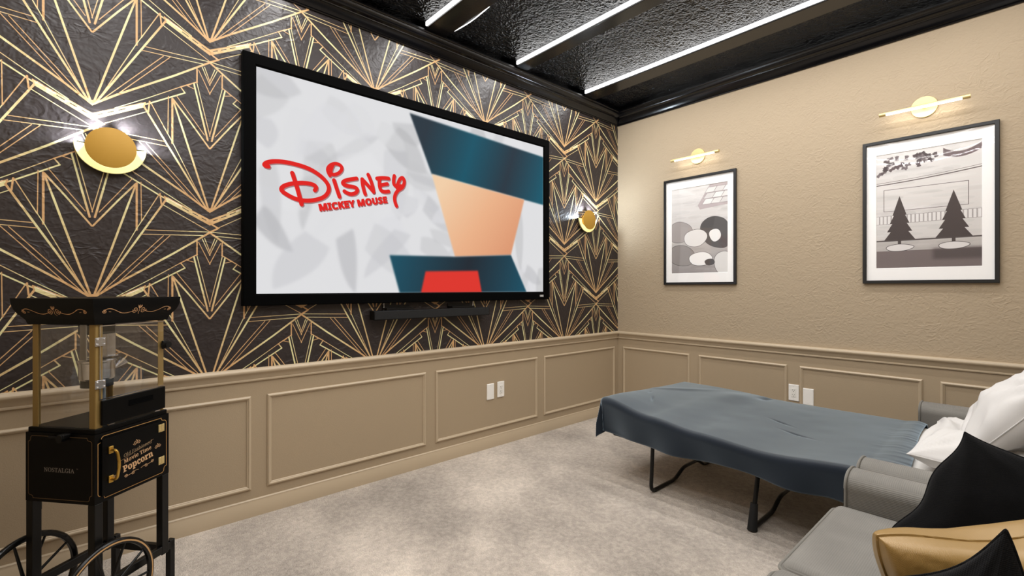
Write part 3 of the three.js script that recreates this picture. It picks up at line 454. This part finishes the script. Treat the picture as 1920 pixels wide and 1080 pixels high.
  for (const s of [1, -1]) {
    const wx = -b + 0.02, wz = s * (b + 0.03), R = 0.178;
    const ring = (prof2) => loops(Array.from({ length: 64 }, (_, i) => { const a = i / 64 * Math.PI * 2; return prof2.map(([r, z]) => V(wx + r * Math.cos(a), R + r * Math.sin(a), wz + z)); }), true, false, 0.8);
    const wheel = part('wheel', ring([[0.178, -0.005], [0.1785, 0], [0.178, 0.005], [0.174, 0.009], [0.162, 0.009], [0.158, 0.006], [0.158, -0.006], [0.162, -0.009], [0.174, -0.009]]), phys(0x060606, 0.28, { specularIntensity: 0.7 }), t);
    part('stripe', ring([[0.1705, s * 0.0088], [0.1705, s * 0.0098], [0.1655, s * 0.0098], [0.1655, s * 0.0088]]), std(0xb58d5d, 0.5), wheel);
    part('hub', merge(cyl(0.02, 0.03, wx, R, wz, 'z', 20), cyl(0.012, 0.044, wx, R, wz, 'z', 16)), M.blackMetal, wheel);
    for (let k = 0; k < 10; k++) { const a = (k + 0.35) / 10 * Math.PI * 2; const g = new THREE.CylinderGeometry(0.0042, 0.006, 0.142, 10).translate(0, 0.015 + 0.071 + 0.003, 0).rotateZ(a).translate(wx, R, wz); part('spoke', g, M.blackMetal, wheel); }
  }
  // kettle and its works inside the case
  const kx = 0.005, kz = -0.03, kt = part('kettle', toCreasedNormals(new THREE.LatheGeometry([[0, 0.9], [0.05, 0.9], [0.055, 0.906], [0.056, 0.965], [0.059, 0.968], [0.059, 0.974], [0.05, 0.976], [0, 0.98]].map(([r, y]) => new THREE.Vector2(r, y)), 40).translate(kx, 0, kz), 0.5), M.steel, t);
  part('kettle_lid', rbox(0.1, 0.004, 0.06, 0.001, kx + 0.01, 0.985, kz).rotateZ(0.0), M.chrome, kt);
  part('kettle_base', cyl(0.05, 0.028, kx, 0.887, kz, 'y', 32), M.blackPlastic, kt);
  part('spout', merge(new THREE.ConeGeometry(0.02, 0.05, 16).rotateZ(2.2).translate(kx + 0.065, 0.945, kz + 0.02)), M.steel, kt);
  part('hanger', merge(rbox(0.035, 0.14, 0.03, 0.003, kx + 0.045, 1.05, kz), rbox(0.05, 0.13, 0.004, 0.001, kx - 0.02, 1.055, kz + 0.02), rbox(0.004, 0.14, 0.03, 0.001, kx - 0.05, 1.05, kz)), M.steel, kt);
  part('motor_box', rbox(0.09, 0.05, 0.07, 0.004, kx, 1.098, kz), M.blackPlastic, kt);
  part('support_tube', cyl(0.012, 0.12, kx + 0.035, 0.815, kz - 0.02, 'y', 20), M.blueSteel, kt);
}

// ---------------------------------------------------------------- soft furniture
function puff(w, h, d, bulge, r = 0.035, n = 10) {   // an upholstered block with a swollen top
  const g = new RoundedBoxGeometry(w, h, d, n, r), p = g.attributes.position;
  for (let i = 0; i < p.count; i++) { const a = clamp(1 - (2 * p.getX(i) / w) ** 2), b = clamp(1 - (2 * p.getZ(i) / d) ** 2), y = p.getY(i) / (h / 2); p.setY(i, p.getY(i) + bulge * Math.sqrt(a * b) * Math.max(0, y) - 0.2 * bulge * Math.sqrt(a * b) * Math.max(0, -y)); }
  return g;
}
function sub(g, w, n) { return g; }
function armGeo(w, h, d, lean = 0.012) {          // track arm with a rounded crown, running along z from its front at 0
  const sec = []; for (const [x, y] of [[-w / 2 + 0.004, 0], [-w / 2, 0.02], [-w / 2, h - 0.06]]) sec.push([x, y]);
  for (let i = 0; i <= 14; i++) { const a = Math.PI * (1 - i / 14); sec.push([Math.cos(a) * w / 2 * 1.02, h - 0.055 + Math.pow(Math.sin(a), 0.8) * 0.055]); }
  sec.push([w / 2, h - 0.06], [w / 2, 0.02], [w / 2 - 0.004, 0]);
  const ring = (z, k) => sec.map(([x, y]) => V(x * (1 - k), y - k * 0.05 * (y / h), z));
  const rings = [ring(0.0, 0.06), ring(0.006, 0.012), ring(0.02, 0)]; for (let i = 1; i <= 10; i++) rings.push(ring(0.02 + (d - 0.02) * i / 10, 0)); 
  return [loops(rings, false, true, 1.0), sec.map(([x, y]) => V(x * 1.005, y + 0.001, 0.008))];
}
function cushionPiping(w, h, d, r, y) { const q = []; const n = 8, R = r; for (const [cx, cz, a0] of [[1, -1, -Math.PI / 2], [1, 1, 0], [-1, 1, Math.PI / 2], [-1, -1, Math.PI]]) for (let i = 0; i <= n; i++) { const a = a0 + i / n * Math.PI / 2; q.push(V(cx * (w / 2 - R) + Math.cos(a) * (R + 0.001), y, cz * (d / 2 - R) + Math.sin(a) * (R + 0.001))); } return tube(q, 0.0055, 8, true); }
function sofaArm(t, x, w) { const [g, edge] = armGeo(w, 0.57, 0.80); const a = part('arm', boxUV(g.clone().rotateY(0)).translate(x, 0.03, 0), M.sofa, t); part('piping', tube(edge, 0.0045, 8).translate(x, 0.03, 0), M.piping, a); return a; }
const SZ = 2.395;                                 // front of the arms
// the corduroy runs front to back: uv of the arms and cushions already lies along z
{
  const t = thing('sleeper_sofa', 'grey corduroy sleeper chair against the tan wall, its bed pulled out under the dark blanket', 'sofa bed', [0, -0.03, SZ]);
  sofaArm(t, -0.292, 0.14); sofaArm(t, -1.705, 0.145);
  part('back', boxUV(puff(1.27, 0.62, 0.2, 0.02, 0.06).translate(-1.0, 0.55, 0.70)), M.sofa, t);
  part('base', boxUV(rbox(1.27, 0.14, 0.5, 0.02, -1.0, 0.13, 0.58)), M.sofa, t);
  for (const [x, z] of [[-0.27, 0.06], [-1.72, 0.06], [-0.27, 0.78], [-1.72, 0.78]]) part('foot', cyl(0.022, 0.035, x, 0.0475, z, 'y', 16), M.blackPlastic, t);
  const fr = part('bed_frame', merge(tube([V(-1.45, 0.325, -1.38), V(-1.45, 0.325, 0.3)], 0.012), tube([V(-0.52, 0.325, -1.38), V(-0.52, 0.325, 0.3)], 0.012), tube([V(-1.45, 0.325, -1.38), V(-0.52, 0.325, -1.38)], 0.012), tube([V(-1.45, 0.325, -0.5), V(-0.52, 0.325, -0.5)], 0.012)), M.blackMetal, t);
  const bar = (z, xt, top) => tube(fillet([V(xt, top, z + 0.01), V(-1.475, 0.012 + 0.03, z), V(-1.19, 0.042, z), V(-1.085, 0.094, z), V(-0.885, 0.094, z), V(-0.805, 0.042, z), V(-0.53, 0.042, z), V(-0.5, 0.33, z + 0.01)], 0.045), 0.0115, 12);
  part('bed_leg', bar(1.302 - SZ, -1.47, 0.34), M.blackMetal, t);
  const l2 = part('bed_leg', bar(1.89 - SZ, -1.415, 0.34), M.blackMetal, t);
  { const a = V(-1.473, 0.033, 1.89 - SZ), c = V(-1.452, 0.165, 1.892 - SZ), g = new THREE.CylinderGeometry(0.018, 0.024, a.distanceTo(c), 20); g.applyQuaternion(new THREE.Quaternion().setFromUnitVectors(V(0, 1, 0), c.clone().sub(a).normalize())); const m = a.clone().add(c).multiplyScalar(0.5); part('rubber_sleeve', toCreasedNormals(g, 0.6).translate(m.x, m.y, m.z), M.rubber, l2); }
}
// mattress surface height: sagging along the near edge
const keys = (k, z) => { let i = 0; while (i < k.length - 2 && z > k[i + 1][0]) i++; const t = clamp((z - k[i][0]) / (k[i + 1][0] - k[i][0])); return lerp(k[i][1], k[i + 1][1], sm(t)); };
const nearY = [[0.85, 0.53], [0.97, 0.528], [1.3, 0.472], [1.6, 0.44], [1.95, 0.42], [2.35, 0.452], [2.6, 0.462], [3.1, 0.465]], farY = [[0.8, 0.49], [1.2, 0.49], [1.8, 0.466], [2.5, 0.463], [3.1, 0.465]];
const XF = -0.41, XN = -1.515, ZF = 0.935;
const bedY = (x, z) => { const s = clamp((x - XF) / (XN - XF)); return lerp(keys(farY, z), keys(nearY, z), s * s * (3 - 2 * s)); };
{
  const g = boxUV(shell((u, v) => {              // a mattress slab: profile loop u around its section, v along z
    const z = lerp(ZF + 0.02, 3.0, v), a = u * Math.PI * 2, ex = Math.sign(Math.cos(a)) * Math.pow(Math.abs(Math.cos(a)), 0.22), ey = Math.sign(Math.sin(a)) * Math.pow(Math.abs(Math.sin(a)), 0.22);
    const x = lerp(XN + 0.03, XF - 0.02, (ex + 1) / 2), top = bedY(x, z) - 0.012; return V(x, lerp(0.35, top, (ey + 1) / 2), z);
  }, 64, 40, -0.001));
  tag(mesh('mattress', g, M.sheet), 'thin mattress in a white sheet, showing beside the white pillows', 'mattress');
}
{
  const R = 0.035, HEAD = 2.475, drop = 0.20;
  const hemN = [[0.8, 0.2], [1.0, 0.2], [1.3, 0.175], [1.6, 0.14], [1.9, 0.115], [2.2, 0.15], [2.5, 0.18]];
  const gauss = (x, z, cx, cz, lx, lz, rot) => { const dx = x - cx, dz = z - cz, a = dx * Math.cos(rot) + dz * Math.sin(rot), b = -dx * Math.sin(rot) + dz * Math.cos(rot); return Math.exp(-(a * a) / (lx * lx) - (b * b) / (lz * lz)); };
  const f = (u, v) => {                          // u: far hem .. near hem, v: foot hem .. head edge
    const un = 0.14, uf = 0.10, vf = 0.14;
    let ix, a = 0, iz, b = 0, sideA = 1;
    if (u > 1 - un) { ix = XN + R; a = (u - (1 - un)) / un; } else if (u < uf) { ix = XF - R; a = (uf - u) / uf; sideA = -1; } else ix = lerp(XF - R, XN + R, (u - uf) / (1 - un - uf));
    if (v < vf) { iz = ZF + R; b = (vf - v) / vf; } else iz = lerp(ZF + R, HEAD, (v - vf) / (1 - vf));
    iz += v > 0.95 ? 0.03 * Math.sin(ix * 3.1) * (v - 0.95) / 0.05 : 0;
    const la = a * (sideA > 0 ? keys(hemN, iz) + 0.02 : 0.12), lb = b * drop, d = Math.hypot(la, lb), arc = R * Math.PI / 2;
    let out = 0, down = 0; if (d > 0) { if (d < arc) { out = R * Math.sin(d / R); down = R * (1 - Math.cos(d / R)); } else { out = R + (d - arc) * 0.02; down = R + (d - arc); } }
    const hang = clamp((down - R) / 0.14), along = sideA > 0 ? iz : 0, corner = la > 0 && lb > 0 ? Math.sin(2 * Math.atan2(la, lb)) : 0;
    let wave = hang * (0.010 * Math.sin(iz * 9.5 + 0.6) + 0.008 * Math.sin(iz * 21 + 2) + 0.008 * Math.sin(ix * 17)) + hang * corner * (0.035 * Math.sin(Math.atan2(la, lb) * 9 + 0.7) + 0.012);
    const dx = d ? la / d : 0, dz = d ? lb / d : 0, o = out + wave - hang * 0.012;
    const x = ix - sideA * dx * o, z = iz - dz * o;
    let y = bedY(ix, iz) - down * (1 - 0.12 * corner) - hang * 0.012 * (1 + Math.sin(iz * 13 + 1) * 0.6 + Math.sin(ix * 11) * 0.5) + 0.004;
    const flat = 1 - clamp(down / R);
    y += flat * (0.005 * (fbm(ix * 3 + 20, iz * 3 + 20, 99, 99, 61, 3) - 0.5) * 2 - 0.008 * gauss(ix, iz, -1.18, 1.13, 0.05, 0.006, -0.5) - 0.006 * gauss(ix, iz, -1.05, 1.03, 0.03, 0.006, -0.3) - 0.007 * gauss(ix, iz, -1.1, 1.98, 0.006, 0.07, 0.35) - 0.006 * gauss(ix, iz, -0.95, 1.85, 0.006, 0.06, 0.4)
      + 0.014 * gauss(ix, iz, -0.62, 1.45, 0.14, 0.1, 0.4) - 0.012 * gauss(ix, iz, -0.5, 1.6, 0.05, 0.03, 0.5) + 0.008 * gauss(ix, iz, -0.75, 1.1, 0.2, 0.03, 0.7) + (v > 0.93 ? 0.010 * Math.sin((v - 0.93) / 0.07 * Math.PI) : 0) + 0.004 * clamp((v - 0.9) / 0.08) * (noise(ix * 45 + 200, iz * 6, 9999, 9999, 77) - 0.5));
    return V(x, y, z);
  };
  tag(mesh('blanket', shell(f, 150, 190, 0.006, (u, v) => [u * 1.5, v * 1.8]), M.velvet), 'dark blue-grey velvet blanket hanging over the pulled-out bed', 'blanket');
}

function pillow(name, label, m, w, h, th, center, right, up, o = {}) {
  const n = 44, half = (s) => {
    const P = []; for (let i = 0; i <= n; i++) for (let j = 0; j <= n; j++) {
      const a = i / n * 2 - 1, b = j / n * 2 - 1, u = Math.sin(a * Math.PI / 2), v = Math.sin(b * Math.PI / 2), pin = o.pin ?? 0.09;
      const fx = 1 - pin * (1 - v * v), fy = 1 - pin * (1 - u * u), e = Math.pow(Math.max(0, (1 - u * u) * (1 - v * v)), o.pow ?? 0.42);
      const k = o.seed ?? 1, cr = Math.pow(Math.abs(u * v), 1.5);
      let z = s * th / 2 * e * (1 + (o.crumple ?? 0.12) * (fbm(u * 2.2 + 30 + k * 3, v * 2.2 + 30, 999, 999, 90 + k, 3) - 0.5) * 2);
      const ang = Math.atan2(1 - Math.abs(v), 1 - Math.abs(u)); z += s * e * (o.fold ?? 0.006) * Math.sin(ang * 14 + k) * clamp(1.6 * Math.max(Math.abs(u), Math.abs(v)) - 0.55);
      if (o.creases) for (const [cx, cy, q, len, wd, amp] of o.creases) { const dx = u - cx, dy = v - cy, A = dx * Math.cos(q) + dy * Math.sin(q), B = -dx * Math.sin(q) + dy * Math.cos(q); z += s * amp * Math.exp(-(A * A) / (len * len) - (B * B) / (wd * wd)); }
      const edge = (o.wob ?? 0.008) * (Math.sin(v * 6 + k) * (1 - e)), bend = (o.bend ?? 0) * (u * u - 0.4) + (o.bendv ?? 0) * (v * v - 0.4);
      P.push([w / 2 * u * fx + edge, h / 2 * v * fy + (o.wob ?? 0.008) * Math.sin(u * 5 + k) * (1 - e), z + bend]);
    } return P;
  };
  const A = half(1), B = half(-1), I = (i, j) => i * (n + 1) + j, idx = [], N = A.length;
  for (let i = 0; i < n; i++) for (let j = 0; j < n; j++) { idx.push(I(i, j), I(i + 1, j), I(i + 1, j + 1), I(i, j), I(i + 1, j + 1), I(i, j + 1)); idx.push(N + I(i, j), N + I(i + 1, j + 1), N + I(i + 1, j), N + I(i, j), N + I(i, j + 1), N + I(i + 1, j + 1)); }
  let g = new THREE.BufferGeometry(); g.setAttribute('position', new THREE.Float32BufferAttribute([...A, ...B].flat(), 3)); g.setAttribute('uv', new THREE.Float32BufferAttribute([...A, ...B].flatMap((p) => [p[0], p[1]]), 2)); g.setIndex(idx); g.computeVertexNormals();
  const r = V(...right).normalize(), q = V(...up); q.addScaledVector(r, -q.dot(r)).normalize(); const f = r.clone().cross(q), t = thing(name, label, 'pillow');
  t.position.set(...center); t.quaternion.setFromRotationMatrix(new THREE.Matrix4().makeBasis(r, q, f));
  part('cover', g, m, t);
  const e = []; for (let i = 0; i <= n; i++) e.push(A[I(i, 0)]); for (let j = 1; j <= n; j++) e.push(A[I(n, j)]); for (let i = n - 1; i >= 0; i--) e.push(A[I(i, n)]); for (let j = n - 1; j > 0; j--) e.push(A[I(0, j)]);
  part('seam', tube(e.map((p) => V(...p)), o.seam ?? 0.0025, 6, true), m, t); return t;
}
pillow('bed_pillow', 'flat white bed pillow lying on the mattress beside the blanket edge', M.pillowWhite, 0.76, 0.44, 0.17, [-1.02, 0.53, 2.725], [1, 0, 0.03], [0, 0.02, -1], { seed: 2, crumple: 0.45, fold: 0.022, pin: 0.02, creases: [[-0.3, 0.1, 0.7, 0.5, 0.05, -0.014], [0.1, 0.4, 0.2, 0.5, 0.05, -0.012]] });
pillow('bed_pillow', 'plump white bed pillow leaning back behind the flat white one', M.pillowWhite, 0.74, 0.5, 0.25, [-0.97, 0.698, 2.82], [1, 0, 0.06], [0, 0.8, 0.62], { seed: 5, crumple: 0.28, fold: 0.02, pin: 0.03, creases: [[-0.5, -0.5, 0.5, 0.5, 0.04, -0.012], [-0.1, -0.6, 0.3, 0.5, 0.04, -0.012], [0.3, -0.3, 0.9, 0.4, 0.04, -0.01]] });

// the second sofa
{
  const t = thing('sofa', 'grey corduroy sofa in the foreground with piped seat cushions', 'sofa', [0, -0.03, SZ]);
  sofaArm(t, -1.872, 0.145); sofaArm(t, -3.78, 0.145);
  const cw = 0.583, cushions = [-2.238, -2.824, -3.412];
  for (const x of cushions) { const c = part('seat_cushion', boxUV(puff(cw, 0.16, 0.66, 0.014, 0.035).rotateY(0).translate(x, 0.405, 0.305)), M.sofa, t); part('piping', cushionPiping(cw, 0.16, 0.66, 0.035, 0.463).translate(x, 0, 0.305), M.piping, c); }
  for (const x of cushions) part('back_cushion', boxUV(puff(cw - 0.01, 0.42, 0.16, 0.02, 0.05).rotateX(-0.16).translate(x, 0.68, 0.645)), M.sofa, t);
  part('back', boxUV(rbox(1.77, 0.6, 0.1, 0.03, -2.826, 0.5, 0.752)), M.sofa, t);
  part('base', boxUV(rbox(1.77, 0.25, 0.72, 0.02, -2.826, 0.195, 0.37)), M.sofa, t);
  for (const [x, z] of [[-1.88, 0.06], [-3.77, 0.06], [-1.88, 0.78], [-3.77, 0.78]]) part('foot', cyl(0.022, 0.07, x, 0.065, z, 'y', 16), M.blackPlastic, t);
}
pillow('throw_pillow', 'large plain black throw pillow leaning on the grey sofa arm', M.pillowBlack, 0.5, 0.43, 0.19, [-2.065, 0.53, 2.866], [0.1, -0.42, 0.9], [0.05, 0.9, 0.42], { seed: 3, fold: 0.008, pin: 0.03, wob: 0.008 });
pillow('throw_pillow', 'shiny gold throw pillow behind the small black one on the sofa', M.pillowGold, 0.45, 0.42, 0.2, [-2.835, 0.645, 2.9], [0.6, 0.17, 0.78], [-0.08, 1, -0.1], { seed: 6, fold: 0.004, pin: 0.03, crumple: 0.22, creases: [[-0.1, 0.75, 0.1, 0.5, 0.05, -0.012], [-0.55, 0.55, -0.7, 0.35, 0.05, -0.012], [0.3, 0.6, -0.25, 0.35, 0.05, 0.01]], seam: 0.003, pow: 0.22 });
pillow('throw_pillow', 'black throw pillow with pointed corner in front of the gold one', M.pillowBlack, 0.42, 0.42, 0.14, [-3.06, 0.603, 2.805], [0, 0.64, 0.83], [0.1, 0.8, -0.65], { seed: 8, fold: 0.006, pin: 0.12 });

scene.traverse((o) => { if (o.isMesh) { o.castShadow = o.receiveShadow = true; } if (o.isPointLight) o.castShadow = true; delete o.userData_names; });
renderer.render(scene, camera);
